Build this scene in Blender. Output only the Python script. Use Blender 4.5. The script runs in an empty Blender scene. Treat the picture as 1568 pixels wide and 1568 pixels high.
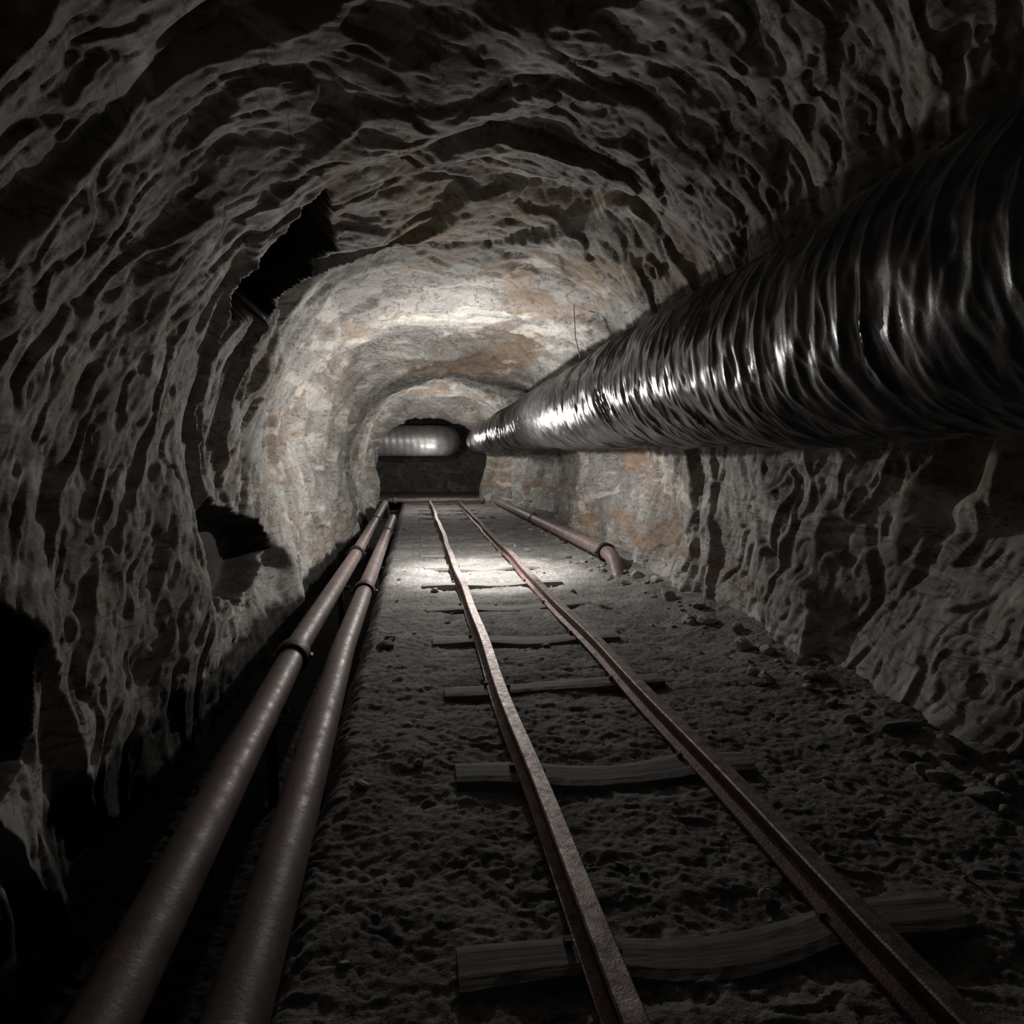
import bpy, math, random
import numpy as np
from mathutils import Vector, Matrix
random.seed(4)
sc = bpy.context.scene
CAMZ = 1.1

# ---------------------------------------------------------------- noise
def _hash(x, y, z, seed):
    h = (x.astype(np.uint32) * np.uint32(374761393)) ^ (y.astype(np.uint32) * np.uint32(668265263)) ^ (z.astype(np.uint32) * np.uint32(2147483647)) ^ np.uint32(seed * 97531 + 1013)
    h = (h ^ (h >> np.uint32(13))) * np.uint32(1274126177)
    h = (h ^ (h >> np.uint32(16))) * np.uint32(2246822519)
    return h ^ (h >> np.uint32(15))
def pn(x, y, z, seed=0):
    x, y, z = np.broadcast_arrays(x, y, z)
    x0 = np.floor(x); y0 = np.floor(y); z0 = np.floor(z)
    fx = x - x0; fy = y - y0; fz = z - z0
    xi = x0.astype(np.int64) + 5000; yi = y0.astype(np.int64) + 5000; zi = z0.astype(np.int64) + 5000
    u = fx*fx*fx*(fx*(fx*6-15)+10); v = fy*fy*fy*(fy*(fy*6-15)+10); w = fz*fz*fz*(fz*(fz*6-15)+10)
    out = np.zeros(x.shape)
    for dx in (0, 1):
        for dy in (0, 1):
            for dz in (0, 1):
                h = _hash(xi+dx, yi+dy, zi+dz, seed)
                g = (((h & np.uint32(1023)).astype(float)/511.5-1)*(fx-dx)
                     + (((h >> np.uint32(10)) & np.uint32(1023)).astype(float)/511.5-1)*(fy-dy)
                     + (((h >> np.uint32(20)) & np.uint32(1023)).astype(float)/511.5-1)*(fz-dz))
                out += g * (u if dx else 1-u) * (v if dy else 1-v) * (w if dz else 1-w)
    return out
def ridge(x, y, z, seed=0):
    return 1 - 2.2*np.abs(pn(x, y, z, seed))
def facet(a, b, seed=0):
    """piecewise-planar (triangulated) value noise, -1..1: gives flat cleaved faces with sharp edges"""
    a, b = np.broadcast_arrays(a, b)
    k = (a+b)*.366; ia = np.floor(a+k); ib = np.floor(b+k)
    fa = a+k-ia; fb = b+k-ib
    def val(i, j):
        h = _hash(i.astype(np.int64)+5000, j.astype(np.int64)+5000, (i*0).astype(np.int64)+seed, seed)
        return (h & np.uint32(65535)).astype(float)/32767.5-1
    v00 = val(ia, ib); v11 = val(ia+1, ib+1); v10 = val(ia+1, ib); v01 = val(ia, ib+1)
    up = fa >= fb
    return np.where(up, v00+(v10-v00)*fa+(v11-v10)*fb, v00+(v01-v00)*fb+(v11-v01)*fa)
def sstep(a, b, x):
    t = np.clip((x-a)/(b-a), 0, 1); return t*t*(3-2*t)
def saw(q, drop=.16):
    """slow rise then sudden break, like split rock"""
    f = q-np.floor(q); return f*(1-sstep(1-drop, 1, f))

# ---------------------------------------------------------------- materials
def newmat(name):
    m = bpy.data.materials.new(name); m.use_nodes = True
    nt = m.node_tree; b = nt.nodes['Principled BSDF']
    return m, nt, b
def N(nt, t, **kw):
    n = nt.nodes.new(t)
    for k, v in kw.items():
        if k.startswith('i_'):
            n.inputs[k[2:].replace('_', ' ')].default_value = v
        else: setattr(n, k, v)
    return n
def ramp(nt, fac, stops):
    r = nt.nodes.new('ShaderNodeValToRGB'); e = r.color_ramp.elements
    while len(e) < len(stops): e.new(0.5)
    for i, (p, c) in enumerate(stops):
        e[i].position = p; e[i].color = (c[0], c[1], c[2], 1)
    nt.links.new(fac, r.inputs[0]); return r.outputs[0]
def mapping(nt, scale, rot=(0, 0, 0)):
    tc = nt.nodes.new('ShaderNodeTexCoord'); mp = nt.nodes.new('ShaderNodeMapping')
    mp.inputs['Scale'].default_value = scale; mp.inputs['Rotation'].default_value = rot
    nt.links.new(tc.outputs['Object'], mp.inputs['Vector']); return mp.outputs[0]
def noise(nt, vec, scale, detail=6, rough=.6, dist=0):
    n = N(nt, 'ShaderNodeTexNoise', i_Scale=scale, i_Detail=detail, i_Roughness=rough, i_Distortion=dist)
    nt.links.new(vec, n.inputs['Vector']); return n.outputs['Fac']
def mixc(nt, fac, a, b, mode='MIX'):
    m = nt.nodes.new('ShaderNodeMix'); m.data_type = 'RGBA'; m.blend_type = mode
    for val, idx in ((fac, 0), (a, 6), (b, 7)):
        if hasattr(val, 'links'): nt.links.new(val, m.inputs[idx])
        elif isinstance(val, (int, float)): m.inputs[idx].default_value = val
        else: m.inputs[idx].default_value = (*val, 1)
    return m.outputs[2]
def bump(nt, b, h, strength, dist, prev=None):
    n = N(nt, 'ShaderNodeBump', i_Strength=strength, i_Distance=dist)
    nt.links.new(h, n.inputs['Height'])
    if prev is not None: nt.links.new(prev, n.inputs['Normal'])
    nt.links.new(n.outputs[0], b.inputs['Normal']); return n.outputs[0]

def rock_mat(name, ochre=0.5, dark=1.0, foot_shade=False):
    m, nt, b = newmat(name)
    v = mapping(nt, (1, 1, 1)); vs = mapping(nt, (1.0, .6, 2.4), (.5, .2, .3))
    base = ramp(nt, noise(nt, v, 1.6, 6, .6, .5), [(.3, (.17*dark, .166*dark, .162*dark)), (.5, (.33*dark, .32*dark, .305*dark)), (.7, (.50*dark, .485*dark, .46*dark))])
    vein = noise(nt, vs, 2.0, 5, .6, 2.0)
    c = mixc(nt, ramp(nt, vein, [(.475, (0, 0, 0)), (.50, (.8, .8, .8)), (.52, (0, 0, 0))]), base, (.09*dark, .075*dark, .062*dark))
    oc = ramp(nt, noise(nt, vs, .9, 5, .62, 1.0), [(.49, (0, 0, 0)), (.62, (ochre, ochre, ochre))])
    c = mixc(nt, oc, c, (.25*dark, .165*dark, .10*dark))
    wh = ramp(nt, noise(nt, vs, 1.5, 5, .62, 1.4), [(.55, (0, 0, 0)), (.62, (.65, .65, .65))])
    c = mixc(nt, wh, c, (.62*dark, .595*dark, .55*dark))
    sp = ramp(nt, noise(nt, v, 26, 4, .7), [(.36, (.5, .5, .5)), (.50, (1, 1, 1))])
    c = mixc(nt, .6, c, sp, 'MULTIPLY')
    if foot_shade:   # shade painted into the colour at the wall foot beside the ditch
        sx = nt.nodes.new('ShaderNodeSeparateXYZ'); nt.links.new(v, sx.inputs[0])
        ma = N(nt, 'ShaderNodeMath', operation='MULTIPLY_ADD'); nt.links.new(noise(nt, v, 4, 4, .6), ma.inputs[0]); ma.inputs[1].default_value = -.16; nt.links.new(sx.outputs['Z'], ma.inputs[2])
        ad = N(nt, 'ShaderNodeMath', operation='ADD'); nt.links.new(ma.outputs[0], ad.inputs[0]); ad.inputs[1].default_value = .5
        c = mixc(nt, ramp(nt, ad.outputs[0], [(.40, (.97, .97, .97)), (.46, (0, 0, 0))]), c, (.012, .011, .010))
    nt.links.new(c, b.inputs['Base Color'])
    b.inputs['Roughness'].default_value = .8
    b.inputs['Specular IOR Level'].default_value = .3
    p = bump(nt, b, noise(nt, vs, 9, 5, .6, .6), .25, .025)
    bump(nt, b, noise(nt, v, 60, 3, .7), .35, .004, p)
    return m
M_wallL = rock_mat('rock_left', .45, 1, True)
M_ceil = rock_mat('rock_ceiling', .7)
M_wallR = rock_mat('rock_right', .85)
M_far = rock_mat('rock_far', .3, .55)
M_stone = rock_mat('rock_stones', .15, .85)
M_pocket = rock_mat('pocket_shade_rock', .8, .11)  # brown pocket rock with the shade of the recesses painted into its colour

def floor_mat(name, dk=1.0, rough=.9):
    m, nt, b = newmat(name)
    v = mapping(nt, (1, 1, 1))
    c = ramp(nt, noise(nt, v, 4, 6, .7), [(.3, (.14*dk, .136*dk, .13*dk)), (.5, (.24*dk, .232*dk, .225*dk)), (.72, (.38*dk, .365*dk, .35*dk))])
    sp = ramp(nt, noise(nt, v, 55, 3, .7), [(.35, (.4, .4, .4)), (.55, (1, 1, 1))])
    c = mixc(nt, .85, c, sp, 'MULTIPLY')
    nt.links.new(c, b.inputs['Base Color']); b.inputs['Roughness'].default_value = rough
    b.inputs['Specular IOR Level'].default_value = .25
    p = bump(nt, b, noise(nt, v, 30, 5, .72), .75, .012)
    bump(nt, b, noise(nt, v, 100, 3, .7), .6, .005, p)
    return m
M_floor = floor_mat('dusty_ground')
M_ditch_shade = floor_mat('ditch_shade', .05)  # same ground, shade under and beside the pipes painted in as near-black

def metal_mat(name, c1, c2, metallic, r1, r2, scale=14, bs=.3, bd=.003):
    m, nt, b = newmat(name); v = mapping(nt, (1, 1, 1))
    n = noise(nt, v, scale, 5, .7)
    nt.links.new(ramp(nt, n, [(.35, c1), (.65, c2)]), b.inputs['Base Color'])
    b.inputs['Metallic'].default_value = metallic
    nt.links.new(ramp(nt, noise(nt, v, scale*2.3, 4, .6), [(.3, (r1,)*3), (.7, (r2,)*3)]), b.inputs['Roughness'])
    bump(nt, b, noise(nt, v, scale*9, 3, .7), bs, bd)
    return m
M_duct = metal_mat('duct_foil', (.07, .07, .072), (.19, .19, .195), .85, .26, .44, 5, .25, .004)
M_duct2 = metal_mat('duct_foil_pale', (.42, .42, .415), (.60, .60, .59), .5, .38, .5, 5, .25, .004)
M_pipe = metal_mat('painted_pipe', (.15, .108, .100), (.26, .195, .185), .1, .42, .65, 9)
M_flange = metal_mat('black_coupling', (.012, .011, .011), (.035, .03, .028), .3, .45, .7)
M_rail = metal_mat('rusty_rail', (.08, .045, .037), (.19, .115, .10), .45, .4, .7, 12, .5, .004)
M_railtop = metal_mat('worn_rail_top', (.12, .09, .082), (.40, .34, .32), .65, .36, .62, 22, .5, .003)
M_wire = metal_mat('wire', (.08, .08, .08), (.15, .15, .15), .8, .4, .6)

def wood_mat():
    m, nt, b = newmat('old_timber')
    v = mapping(nt, (1.2, 16, 16))
    c = ramp(nt, noise(nt, v, 3, 5, .6, .5), [(.3, (.09, .086, .082)), (.6, (.22, .21, .20)), (.8, (.32, .31, .30))])
    nt.links.new(c, b.inputs['Base Color']); b.inputs['Roughness'].default_value = .85
    bump(nt, b, noise(nt, v, 3, 3, .5), .6, .005)
    return m
M_wood = wood_mat()

# ---------------------------------------------------------------- mesh helpers
def grid_faces(r, c, off=0, flip=False):
    i = np.arange(r-1)[:, None]*c + np.arange(c-1)[None, :]
    q = np.stack([i, i+1, i+c+1, i+c], -1).reshape(-1, 4) + off
    return q[:, ::-1] if flip else q
def add_mesh(name, V, F, mats, smooth=True, fmat=None, parent=None):
    me = bpy.data.meshes.new(name)
    V = np.asarray(V, dtype=np.float32).reshape(-1, 3)
    if isinstance(F, np.ndarray):
        F = F.astype(np.int32)
        me.vertices.add(len(V)); me.vertices.foreach_set('co', V.ravel())
        me.loops.add(F.size); me.loops.foreach_set('vertex_index', F.ravel())
        me.polygons.add(len(F)); me.polygons.foreach_set('loop_start', np.arange(0, F.size, 4, dtype=np.int32))
        me.update(calc_edges=True); me.validate()
    else:
        me.from_pydata(V.tolist(), [], F); me.update()
    for m in (mats if isinstance(mats, (list, tuple)) else [mats]): me.materials.append(m)
    me.polygons.foreach_set('use_smooth', [smooth]*len(me.polygons))
    if fmat is not None: me.polygons.foreach_set('material_index', fmat)
    me.update()
    o = bpy.data.objects.new(name, me); sc.collection.objects.link(o)
    if parent: o.parent = parent
    return o

# ---------------------------------------------------------------- tunnel shell
rows = [-3.0, -2.2, -1.5, -.9, -.4, 0, .3, .55, .75]
y = .9
while y < 14.9:
    rows.append(y); y += max(.006, .0038*y)
Y = np.array(rows + [14.93, 14.98, 15.03, 15.08, 15.13])
nR = len(Y)
zlow = -.5; spring = .95
nW, nA = 150, 460
def profile():
    P = []
    hw = 1.5; top = 1.47
    for k in range(nW):
        t = k/nW; z = zlow + (spring-zlow)*t
        P.append((-hw + .10*(1-t)**1.2, z))
    for k in range(nA+1):
        a = math.pi - math.pi*k/nA
        ca, sa = math.cos(a), math.sin(a); e = 2/2.15
        P.append((hw*math.copysign(abs(ca)**e, ca), spring + top*abs(sa)**e))
    for k in range(nW):
        t = 1-(k+1)/nW; z = zlow + (spring-zlow)*t
        P.append((hw - .10*(1-t)**1.2, z))
    P = np.array(P)
    d = np.r_[0, np.cumsum(np.hypot(*np.diff(P, axis=0).T))]
    n = 900
    s = np.linspace(0, d[-1], n)
    Q = np.stack([np.interp(s, d, P[:, 0]), np.interp(s, d, P[:, 1])], 1)
    T = np.gradient(Q, axis=0); T /= np.hypot(T[:, 0], T[:, 1])[:, None]
    Nn = np.stack([-T[:, 1], T[:, 0]], 1)   # outward
    k = np.ones(31)/31
    for c in (0, 1):
        Nn[:, c] = np.convolve(np.pad(Nn[:, c], 15, 'edge'), k, 'valid')
    return Q, Nn, s
Q, NN, S = profile()
nC = len(Q)
CX = .44
px = Q[None, :, 0] + 0*Y[:, None]; pz = Q[None, :, 1] + 0*Y[:, None]
nx = NN[None, :, 0]; nz = NN[None, :, 1]
YY = Y[:, None] + 0*px; SS = S[None, :] + 0*px
Smid = S[-1]/2
left = sstep(Smid-.4, Smid-1.8, SS); right = sstep(Smid+.4, Smid+1.8, SS)
topw = 1-left-right
wid = np.interp(Y, [-3, 0, 3, 5, 6.3, 7.2, 8.6, 9.2, 11, 13.4, 14.3, 14.7, 15.13], [.1, .05, .02, 0.0, .05, -.02, -.16, -.10, -.02, .02, -.12, -.24, -.2])[:, None]
d = wid*(left+topw)
widr = np.interp(Y, [-3, 0, 3, 4.6, 5.6, 7, 8, 9.5, 11, 12.5, 13.5, 14.5, 15.13], [.05, .05, .02, .02, .16, .2, .02, .22, .25, .0, -.1, -.40, -.42])[:, None]
d = d + widr*right
# the roof steps down in blasted rounds
d = d + topw*np.interp(Y, [-3, 3.7, 4.1, 5.2, 5.9, 6.15, 7.6, 7.8, 9.5, 9.7, 13.8, 14.6, 15.13], [.10, .10, .05, .10, .14, .02, .0, -.10, -.08, -.14, -.10, -.3, -.28])[:, None]
X3 = px; Z3 = pz
wx = pn(X3*.9, YY*.9, Z3*.9, 11)*.5
wa = pn(X3*1.6, YY*1.6, Z3*1.6, 12)*.35; wb = pn(X3*1.6, YY*1.6, Z3*1.6, 13)*.35
d = d + .18*pn(X3*.7, YY*.62, Z3*.7, 1)
d = d + .11*facet((YY+wa*.4)*1.25, (SS+wb*.4)*.95, 2)
d = d + .040*facet((YY+wa)*3.0, (SS+wb)*1.8, 3)
d = d + .014*pn(X3*3, YY*3.5, Z3*3, 5)
# big split faces running round the section
q1 = YY*.85+SS*.22+1.5*pn(YY*.8, SS*.55, YY*0, 4)+.35*pn(YY*2.6, SS*2.0, YY*0, 24)
d = d + .11*saw(q1*1.25, .12)*sstep(-.25, .25, pn(YY*.9, SS*.9, YY*0, 14))
# oblique cleavage chips: broken sawtooth (gentle face + sudden break)
ca, sa = math.cos(.55), math.sin(.55)
ac = YY*ca-SS*sa; al = YY*sa+SS*ca
def chips(f, st, wamp, seed, amp, lo, hi, drop):
    w1 = pn(ac*f*.55, al*f*st, SS*0, seed)*wamp + pn(ac*f*1.6, al*f*st*2.2, SS*0+.7, seed+1)*wamp*.3
    msk = sstep(lo, hi, pn(ac*f*.8, al*f*st*1.1, SS*0+3.1, seed+2))
    return amp*saw(ac*f*.55+w1, drop)*msk
d = d + chips(5.5, .36, 1.7, 30, .036, -.22, .15, .12)
d = d + chips(11.5, .38, 1.6, 34, .018, -.15, .15, .15)
d = d + chips(21, .42, 1.6, 38, .010, -.12, .15, .2)
d = d + .0025*pn(ac*28, al*17, SS*0+5.1, 8) + .0014*pn(ac*70, al*50, SS*0+5.1, 9)
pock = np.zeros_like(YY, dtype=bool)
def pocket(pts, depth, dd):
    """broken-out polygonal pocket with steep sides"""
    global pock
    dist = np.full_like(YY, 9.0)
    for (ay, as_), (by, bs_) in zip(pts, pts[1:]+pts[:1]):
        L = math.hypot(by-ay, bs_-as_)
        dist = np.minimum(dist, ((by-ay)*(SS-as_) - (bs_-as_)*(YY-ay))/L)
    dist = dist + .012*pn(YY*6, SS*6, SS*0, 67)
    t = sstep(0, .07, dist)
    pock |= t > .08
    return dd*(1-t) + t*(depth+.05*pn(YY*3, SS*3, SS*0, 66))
sz = lambda z: z - zlow
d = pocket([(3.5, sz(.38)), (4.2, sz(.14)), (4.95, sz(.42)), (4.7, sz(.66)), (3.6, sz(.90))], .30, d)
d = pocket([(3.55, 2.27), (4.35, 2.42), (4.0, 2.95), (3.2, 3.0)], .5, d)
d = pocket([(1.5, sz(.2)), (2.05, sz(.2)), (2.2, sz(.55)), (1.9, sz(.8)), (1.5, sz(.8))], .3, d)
X = CX + px + nx*d; Z = pz + nz*d
fl = []
for kk, (ex, yy) in enumerate([(.05, 15.2), (.3, 15.26), (.8, 15.3), (1.8, 15.3), (3.2, 15.3)]):
    n2 = .05*pn(X3[-1]*3+kk, np.full(nC, kk*.7), Z3[-1]*3, 9)
    fl.append(np.stack([X[-1]+NN[:, 0]*ex, np.full(nC, yy)+n2, np.maximum(Z[-1]+NN[:, 1]*ex, zlow)], -1))
V = np.concatenate([np.stack([X, YY, Z], -1), np.array(fl)], 0)
PK = np.concatenate([pock, np.zeros((len(fl), nC), dtype=bool)], 0)
nRt = V.shape[0]
iL = int(nC*.36); iR = int(nC*.64)
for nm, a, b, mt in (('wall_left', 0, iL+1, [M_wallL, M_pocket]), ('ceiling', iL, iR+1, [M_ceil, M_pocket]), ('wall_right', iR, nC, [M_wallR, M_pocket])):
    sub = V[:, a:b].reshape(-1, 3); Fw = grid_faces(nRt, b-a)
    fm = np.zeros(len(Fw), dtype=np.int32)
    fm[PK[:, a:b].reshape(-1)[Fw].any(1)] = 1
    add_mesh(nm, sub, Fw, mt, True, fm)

def rough_plane(name, x0, x1, z0, z1, yv, n, mt, amp=.18, seed=20):
    xs = np.linspace(x0, x1, n); zs = np.linspace(z0, z1, n//2)
    gx, gz = np.meshgrid(xs, zs)
    gy = yv + amp*pn(gx*.9, gz*.9, gx*0, seed)*2 + .09*ridge(gx*2.3, gz*2.3, gx*0, seed+1) + .03*pn(gx*8, gz*8, gx*0, seed+2)
    add_mesh(name, np.stack([gx, gy, gz], -1).reshape(-1, 3), grid_faces(n//2, n), mt)
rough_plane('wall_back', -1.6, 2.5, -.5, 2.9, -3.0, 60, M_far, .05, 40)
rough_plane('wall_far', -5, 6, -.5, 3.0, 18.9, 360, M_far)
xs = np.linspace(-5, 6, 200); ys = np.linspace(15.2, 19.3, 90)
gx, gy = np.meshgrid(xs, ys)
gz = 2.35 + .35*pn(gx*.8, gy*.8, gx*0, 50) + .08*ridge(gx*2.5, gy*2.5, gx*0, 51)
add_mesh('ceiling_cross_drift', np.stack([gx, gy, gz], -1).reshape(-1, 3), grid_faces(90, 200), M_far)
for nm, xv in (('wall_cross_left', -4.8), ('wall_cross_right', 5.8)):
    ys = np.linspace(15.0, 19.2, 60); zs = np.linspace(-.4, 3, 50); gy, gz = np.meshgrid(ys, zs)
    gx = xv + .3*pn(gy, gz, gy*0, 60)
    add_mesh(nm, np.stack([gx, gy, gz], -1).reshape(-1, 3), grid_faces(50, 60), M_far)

# ---------------------------------------------------------------- floor
def track_x(yv): return .375 - .0080*yv    # left rail centre line
def floor_h(x, yv):
    h = .030*pn(x*1.3, yv*1.0, x*0, 70) + .018*pn(x*3.2, yv*3.2, x*0, 71)
    a = yv*.9+x*.42; b_ = -yv*.42+x*.9
    def fchips(f, seed, amp, drop):
        w1 = pn(a*f*.6, b_*f*.5, x*0, seed)*2.2 + pn(a*f*1.6, b_*f*1.3, x*0, seed+1)*.8
        return -amp*saw(a*f*.5+w1, drop)*sstep(-.25, .25, pn(a*f*.8, b_*f*.6, x*0+2, seed+2))
    h = h + fchips(8, 50, .012, .25) + fchips(17, 54, .011, .25) + fchips(32, 58, .007, .3) + .006*pn(x*38, yv*38, x*0, 79) + .004*pn(x*70, yv*70, x*0, 78)
    h = h - .30*sstep(-.26, -.50, x+.05*pn(x*0, yv*2, x*0, 76))*(1-.25*sstep(9, 13, yv))          # drainage ditch under the pipes
    h = h + .10*sstep(1.45, 2.1, x) + .04*sstep(1.2, 1.9, x)*pn(x*4, yv*3, x*0, 75)
    u = x - track_x(yv)
    on = sstep(-.25, -.1, u)*sstep(.9, .72, u)
    ph = (yv-2.12)/.82; dist = np.abs(ph-np.round(ph))*.82
    h = h + .008 - on*(.004+.014*sstep(.2, .1, dist))
    return h
xs = np.linspace(-1.75, 2.75, 600)
Yf = np.r_[Y[:-5], [15.0, 15.1, 15.25, 15.4]]
gx, gy = np.meshgrid(xs, Yf)
V1 = np.stack([gx, gy, floor_h(gx, gy)], -1).reshape(-1, 3); F1 = grid_faces(len(Yf), 600)
xs2 = np.linspace(-5, 6, 220); ys2 = np.linspace(15.38, 19.3, 90)
gx, gy = np.meshgrid(xs2, ys2)
V2 = np.stack([gx, gy, floor_h(np.clip(gx, -.2, 1.4), gy)], -1).reshape(-1, 3); F2 = grid_faces(90, 220, len(V1))
VA = np.r_[V1, V2]; FA = np.r_[F1, F2]
fc = VA[FA].mean(1)
shade_m = ((fc[:, 0]+.06*pn(fc[:, 0]*0, fc[:, 1]*5, fc[:, 0]*0, 77) < -.36) & (fc[:, 1] < 15.3) & (fc[:, 2] < -.07)).astype(np.int32)  # ditch faces that get the painted shade
add_mesh('floor', VA, FA, [M_floor, M_ditch_shade], True, shade_m)

# ---------------------------------------------------------------- railway track
track = bpy.data.objects.new('railway_track', None); sc.collection.objects.link(track)
prof = [(-.038, .018), (.038, .018), (.038, .026), (.010, .034), (.008, .072), (.024, .079), (.026, .096), (.022, .101), (-.022, .101), (-.026, .096), (-.024, .079), (-.008, .072), (-.010, .034), (-.038, .026)]
for nm, off in (('rail_left', 0), ('rail_right', .60)):
    ys = np.r_[np.arange(.2, 4, .06), np.arange(4, 14.25, .15)]
    VV, FF, FM = [], [], []
    n = len(prof)
    for i, yv in enumerate(ys):
        cx = track_x(yv)+off + .006*math.sin(yv*1.7+off*5) + .004*math.sin(yv*4.1)
        dz = .004*math.sin(yv*2.3+off*9)
        for (a, b) in prof: VV.append((cx+a, yv, b+dz))
        if i:
            for k in range(n):
                o = (i-1)*n; k2 = (k+1) % n
                FF.append((o+k, o+n+k, o+n+k2, o+k2)); FM.append(1 if k in (6, 7, 8) else 0)
    FF.append(tuple(range(n))); FM.append(0)
    FF.append(tuple(reversed(range((len(ys)-1)*n, len(ys)*n)))); FM.append(0)
    add_mesh(nm, VV, FF, [M_rail, M_railtop], False, FM, track)
yk = .48; ti = 0
while yk < 14.2:
    rnd = random.Random(ti*7+1)
    x0 = track_x(yk) - .27 + rnd.uniform(-.04, .03); x1 = track_x(yk) + .605 + .24 + rnd.uniform(-.05, .06)
    w = .070 + rnd.uniform(-.008, .015); sk = rnd.uniform(-.03, .03)
    m = 40; ring = [(-1, -1), (-1, .3), (-.9, .85), (-.5, 1), (.5, 1), (.9, .85), (1, .3), (1, -1)]
    VV, FF = [], []
    for i in range(m+1):
        t = i/m; x = x0+(x1-x0)*t
        tm = (x-track_x(yk))/.605
        sag = -.018*math.sin(math.pi*min(max(tm, 0), 1)) + .004*math.sin(t*9+ti)
        yc = yk + sk*(t-.5)*2 - .03*math.sin(math.pi*min(max(tm, 0), 1))*(1 if ti % 3 else -1)
        ww = w*(1+.08*math.sin(t*13+ti*2))
        for k, (a, b) in enumerate(ring):
            VV.append((x, yc+a*ww+rnd.uniform(-.0015, .0015), (.021+sag) + (b-1)*.034 + rnd.uniform(-.001, .001)))
        if i:
            for k in range(8):
                o = (i-1)*8; k2 = (k+1) % 8
                FF.append((o+k, o+k2, o+8+k2, o+8+k))
    FF.append(tuple(reversed(range(8)))); FF.append(tuple(range(m*8, m*8+8)))
    for rx in (track_x(yk), track_x(yk)+.605):
        for sx_, sy_ in ((-.05, .02), (.05, -.02)):
            o = len(VV)
            for dz_ in (.0, .036):
                for ax, ay in ((-1, -1), (1, -1), (1, 1), (-1, 1)):
                    VV.append((rx+sx_+ax*.009, yk+sy_+ay*.009, dz_))
            FF += [(o+4, o+5, o+6, o+7), (o, o+1, o+5, o+4), (o+1, o+2, o+6, o+5), (o+2, o+3, o+7, o+6), (o+3, o, o+4, o+7)]
    add_mesh('sleeper_%d' % ti, VV, FF, M_wood, False, None, track)
    ti += 1; yk += .82

# ---------------------------------------------------------------- tubes
def frames(pts):
    pts = [Vector(p) for p in pts]; fr = []
    up = Vector((0, 0, 1))
    for i, p in enumerate(pts):
        t = (pts[min(i+1, len(pts)-1)]-pts[max(i-1, 0)]).normalized()
        if i == 0:
            u = up - t*up.dot(t)
            if u.length < .1: u = Vector((1, 0, 0)) - t*t.x
        else: u = u - t*u.dot(t)
        u.normalize(); fr.append((p, u, t.cross(u)))
    return fr
def tube(pts, rad, seg=28, VV=None, FF=None, FM=None, mi=0, rfun=None):
    fr = frames(pts); o = len(VV)
    for i, (p, u, v) in enumerate(fr):
        r = rad[i] if isinstance(rad, (list, tuple)) else rad
        for k in range(seg):
            a = 2*math.pi*k/seg; rr = r*(rfun(i, a) if rfun else 1)
            q = p + u*(math.cos(a)*rr) + v*(math.sin(a)*rr); VV.append(tuple(q))
        if i:
            for k in range(seg):
                k2 = (k+1) % seg; b = o+(i-1)*seg
                FF.append((b+k, b+k2, b+seg+k2, b+seg+k)); FM.append(mi)
    FF.append(tuple(reversed(range(o, o+seg)))); FM.append(mi)
    e = o+(len(fr)-1)*seg; FF.append(tuple(range(e, e+seg))); FM.append(mi)
def bendpath(corners, r=.12, n=8, step=.25):
    c = [Vector(p) for p in corners]; out = []
    def seg(a, b):
        L = (b-a).length; m = max(1, int(L/step))
        for i in range(m): out.append(a.lerp(b, i/m))
    cur = c[0]
    for i in range(1, len(c)-1):
        d1 = (c[i]-c[i-1]).normalized(); d2 = (c[i+1]-c[i]).normalized()
        if d1.angle(d2) < .12: seg(cur, c[i]); cur = c[i]; continue
        a = c[i]-d1*r; b = c[i]+d2*r
        seg(cur, a)
        for k in range(n):
            t = k/n; out.append(a*(1-t)**2 + c[i]*2*t*(1-t) + b*t*t)
        cur = b
    seg(cur, c[-1]); out.append(c[-1]); return out
def pipe(name, corners, r, flanges, supports=()):
    VV, FF, FM = [], [], []
    P = bendpath(corners); tube(P, r, 32, VV, FF, FM, 0)
    for fy, ln, fr_ in flanges:
        best = None
        for a, b in zip(P, P[1:]):
            if (a.y-fy)*(b.y-fy) <= 0 and abs(a.y-b.y) > 1e-5:
                t = (fy-a.y)/(b.y-a.y); best = (a.lerp(b, t), (b-a).normalized()); break
        if not best: continue
        p, dr = best
        pp = [p-dr*ln/2, p-dr*(ln/2-.004), p-dr*(ln/2-.014), p+dr*(ln/2-.014), p+dr*(ln/2-.004), p+dr*ln/2]
        tube(pp, [r*1.02, r*fr_*.95, r*fr_, r*fr_, r*fr_*.95, r*1.02], 32, VV, FF, FM, 1)
        for s_ in (-1, 1):
            q = p + Vector((s_*(r*fr_+.006), 0, 0))
            tube([q-dr*.02, q+dr*.02], .011, 6, VV, FF, FM, 1)
    for sp in supports:
        x, yv, z0, z1 = sp
        tube([(x, yv, z0), (x, yv, z1)], .022, 10, VV, FF, FM, 1)
        tube([(x-.07, yv, z1-.01), (x+.07, yv, z1-.01)], .014, 8, VV, FF, FM, 1)
    o = add_mesh(name, VV, FF, [M_pipe, M_flange], True, FM)
    m = o.modifiers.new('es', 'EDGE_SPLIT'); m.split_angle = math.radians(40)
    return o
r = .058
pipe('steel_pipe', [(-.50, -.2, .14), (-.555, 1.8, .15), (-.60, 3.3, .15), (-.59, 6.2, .15), (-.62, 12.6, .17), (-.62, 13.2, -.15)], r,
     [(3.12, .12, 1.34), (6.3, .11, 1.34), (9.4, .08, 1.25), (.8, .08, 1.3)], [(-.585, 2.6, -.4, .10), (-.59, 5.0, -.4, .10), (-.60, 8, -.4, .10)])
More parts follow.
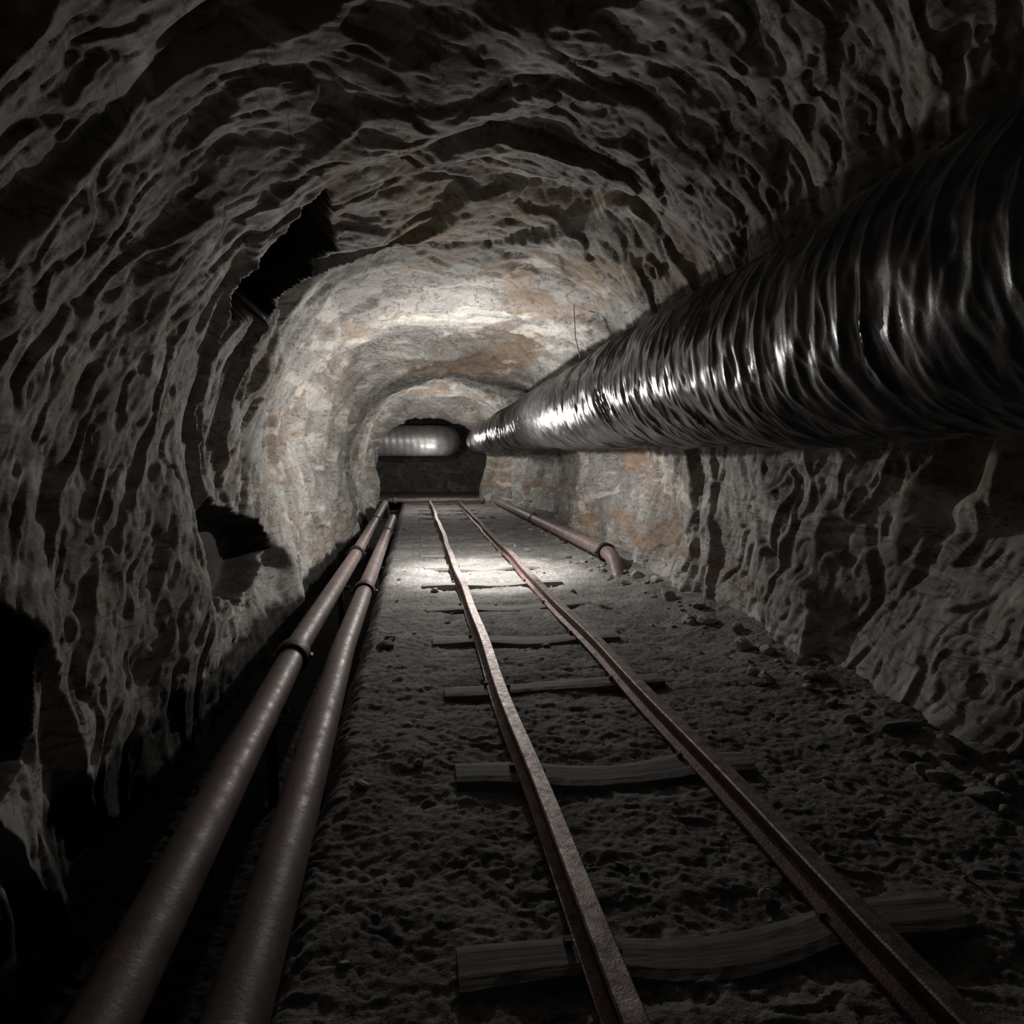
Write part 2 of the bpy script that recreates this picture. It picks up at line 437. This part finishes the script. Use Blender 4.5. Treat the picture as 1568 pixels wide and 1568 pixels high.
pipe('steel_pipe', [(-.30, -.2, .11), (-.34, 1.8, .12), (-.385, 3.3, .12), (-.39, 5, .12), (-.39, 10.2, .12), (-.38, 10.7, -.2)], r,
     [(4.7, .12, 1.34), (8.2, .08, 1.25), (1.0, .08, 1.3)], [(-.37, 2.3, -.4, .07), (-.39, 6.0, -.4, .07)])
pipe('steel_pipe', [(1.62, 13.6, .12), (1.70, 9.5, .14), (1.76, 5.75, .17), (1.76, 5.45, -.1)], .066,
     [(5.95, .07, 1.4), (9.5, .07, 1.25)], [(1.72, 7.5, -.1, .1)])
VV, FF, FM = [], [], []
tube([(-.66+.1*i, 14.35, .085+.004*math.sin(i)) for i in range(23)], .05, 24, VV, FF, FM, 0)
for xx in (-.5, 1.4):
    tube([(xx-.04, 14.35, .085), (xx+.04, 14.35, .085)], .07, 24, VV, FF, FM, 0)
add_mesh('cross_pipe', VV, FF, [M_pipe, M_flange], True, FM)

# ---------------------------------------------------------------- ventilation duct
dy = []; yv = -2.0
while yv < 14.3:
    dy.append(yv); yv += .006 if yv < 3.5 else .009
D = np.array(dy); seg = 160
A = np.linspace(0, 2*math.pi, seg, endpoint=False)
DY, DA = np.meshgrid(D, A, indexing='ij')
R = np.interp(DY, [-2, 3, 14.3], [.365, .36, .28])
cxd = np.interp(DY, [-2, 1, 7, 14.3], [1.40, 1.375, 1.365, 1.33]); czd = np.interp(DY, [-2, 1, 7, 14.3], [.395, .395, .375, .30])+CAMZ
czd = czd + .010*np.sin(DY*2.1) + .005*np.sin(DY*5.3)
cosA, sinA = np.cos(DA), np.sin(DA)
kink = .45*np.abs(np.sin(DA*1.5+.9+.35*np.sin(DY*2.3)))
ph = DY/.110 + .35*np.sin(DY*5.1) + .25*np.sin(DY*11.7+1) + .55*pn(cosA*1.5, sinA*1.5, DY*3.0, 80) + DA/(2*math.pi) + kink
f1 = ph-np.floor(ph)
sag = np.sin(np.pi*f1)**.5
pitchvar = .8+1.3*pn(DY*2.6, cosA, sinA, 81)
wr = ridge(cosA*2.0, sinA*2.0, DY*11+kink*2, 82)
wr2 = ridge(cosA*3.2+DY*3, sinA*3.2, DY*26, 83)
dent = np.minimum(pn(cosA*1.7, sinA*1.7, DY*4.2, 84), .0)
rr = R*(1 - .048*sag*np.clip(pitchvar, .15, 2) + .026*wr*sag + .014*wr2*sag + .09*dent*sag + .012*pn(cosA*4, sinA*4, DY*8, 85) + .005*pn(cosA*9, sinA*9, DY*30, 87))
rr = rr - R*.014*np.abs(np.sin(DA*5+np.floor(ph)*1.3))*sag
Vd = np.stack([cxd+rr*cosA, DY + .02*pn(cosA*2, sinA*2, DY*5, 86), czd+rr*sinA], -1)
nD = len(D)
i = np.arange(nD-1)[:, None]*seg + np.arange(seg)[None, :]
j = np.arange(nD-1)[:, None]*seg + (np.arange(seg)[None, :]+1) % seg
Fd = np.stack([i, i+seg, j+seg, j], -1).reshape(-1, 4)
duct = add_mesh('ventilation_duct', Vd.reshape(-1, 3), Fd[:, ::-1], M_duct)
P = bendpath([(-3.6, 16.3, 1.42), (.70, 16.3, 1.42), (.70, 18.4, 1.42)], r=.42, n=26, step=.03)
VV, FF, FM = [], [], []
tube(P, .38, 64, VV, FF, FM, 0, lambda i, a: 1+.010*math.sin(i*1.15+.6*math.sin(a*2))+.008*math.sin(a*3+i*.2))
add_mesh('ventilation_duct', VV, FF, M_duct2, True)
VV, FF, FM = [], [], []
for hy in (5.6, 7.9, 10.8):
    R0 = float(np.interp(hy, [3, 14.3], [.355, .28])); cz = float(np.interp(hy, [7, 14.3], [.375, .30]))+CAMZ; cx = 1.365
    tube([(cx+.1, hy+.1, cz+R0-.03), (cx+.02, hy+.1, cz+R0+.3), (cx, hy+.12, 2.5)], .004, 6, VV, FF, FM)
add_mesh('hanger_wires', VV, FF, M_wire, True, None, duct)

# ---------------------------------------------------------------- rubble
import bmesh
bm = bmesh.new()
def wall_x(yv, z=.05):
    """inner face of the right wall at this station"""
    r_ = int(np.argmin(np.abs(Y-yv))); sl = slice(int(nC*.8), nC)
    k = int(np.argmin(np.abs(Z[r_, sl]-z))); return float(X[r_, sl][k])
def stone(x, yv, s):
    rnd = random.Random(int(x*1000+yv*777))
    x = min(x, wall_x(yv)-s*.9)
    z = float(floor_h(np.array([x]), np.array([yv]))[0])
    g = bmesh.ops.create_icosphere(bm, subdivisions=2, radius=1)
    sx_, sy_, sz_ = s*rnd.uniform(.7, 1.3), s*rnd.uniform(.7, 1.3), s*rnd.uniform(.4, .75)
    rot = Matrix.Rotation(rnd.uniform(0, 6.3), 3, 'Z') @ Matrix.Rotation(rnd.uniform(-.5, .5), 3, 'X')
    planes = [(Vector((rnd.gauss(0, 1), rnd.gauss(0, 1), rnd.gauss(0, 1))).normalized(), rnd.uniform(.45, .8)) for _ in range(9)]
    for v in g['verts']:
        c = v.co.copy()
        for nrm, dd in planes:
            e = c.dot(nrm)-dd
            if e > 0: c -= nrm*e
        v.co = rot @ Vector((c.x*sx_, c.y*sy_, c.z*sz_)) + Vector((x, yv, z+sz_*.4))
for a in [(1.73, 3.25, .08), (1.80, 3.12, .05), (1.80, 2.69, .06), (1.78, 2.16, .065), (1.70, 2.3, .045), (1.83, 1.95, .06), (1.29, 4.4, .055), (1.33, 4.36, .03),
          (-.20, 3.7, .055), (-.17, 3.85, .035), (1.78, 3.8, .075), (1.7, 3.9, .05), (.13, 5.2, .05), (.1, 5.4, .035), (1.2, 7.2, .05), (1.5, 6.4, .055), (1.62, 6.25, .05), (1.84, 5.3, .07), (1.66, 5.1, .045), (1.63, 5.4, .04), (1.13, 7.6, .04),
          (-.18, 9.5, .06), (-.17, 8.4, .05), (1.3, 9, .05), (1.78, 4.4, .07), (1.25, 11, .06), (1.9, 5.0, .08), (1.86, 4.1, .06), (1.84, 3.5, .06), (1.86, 2.9, .055), (1.7, 2.0, .035)]: stone(*a)
rg = random.Random(9)
for _ in range(220):
    yv = 1.6+rg.random()**1.3*12; x = 1.86-abs(rg.gauss(0, .12)); stone(x, yv, rg.choice([.012, .016, .022, .03, .045]))
for _ in range(200):
    yv = 1.2+rg.random()**1.2*13; x = rg.uniform(-.2, 1.6)
    u = x-track_x(yv)
    if abs(u) < .08 or abs(u-.605) < .08: continue
    stone(x, yv, rg.choice([.006, .009, .013, .018, .026]))
me = bpy.data.meshes.new('rock_rubble'); bm.to_mesh(me); bm.free(); me.materials.append(M_stone)
sc.collection.objects.link(bpy.data.objects.new('rock_rubble', me))

# ---------------------------------------------------------------- lights
def plight(name, loc, e, rad=.04, col=(1, .965, .92), aim=None, cone=90, blend=.5):
    l = bpy.data.lights.new(name, 'SPOT' if aim else 'POINT'); l.energy = e; l.shadow_soft_size = rad; l.color = col
    o = bpy.data.objects.new(name, l); o.location = loc; sc.collection.objects.link(o)
    if aim:
        l.spot_size = math.radians(cone); l.spot_blend = blend
        o.rotation_euler = Vector(aim).to_track_quat('-Z', 'Y').to_euler()
    return o
plight('unseen_light', (.48, 6.0, 1.2), 92, .025)
plight('unseen_light', (.5, 6.0, 1.18), 190, .03, aim=(0.08, 0.0, -1), cone=86, blend=.5)  # added spot, strengthens the pool on the floor below the lamp
plight('unseen_light', (.48, 5.65, 1.22), 55, .03, aim=(0, 1, .12), cone=165, blend=.6)  # added fill spot, brightens the drift beyond the lamp, not the near end
plight('unseen_light', (.45, 12.7, 1.3), 62, .05)
plight('unseen_light', (.3, 15.6, 1.0), 8, .05)  # added fill for the duct in the cross drift, no fixture there
w = bpy.data.worlds.new('World'); sc.world = w; w.use_nodes = True
w.node_tree.nodes['Background'].inputs[0].default_value = (0, 0, 0, 1)
sc.view_settings.view_transform = 'Standard'

# ---------------------------------------------------------------- camera
cam = bpy.data.cameras.new('camera'); co = bpy.data.objects.new('camera', cam); sc.collection.objects.link(co)
cam.lens = 22.96; cam.sensor_width = 36; cam.clip_start = .02
co.location = (0, 0, CAMZ)
co.rotation_euler = (math.radians(90-5.1), 0, math.radians(-8.2))
sc.camera = co
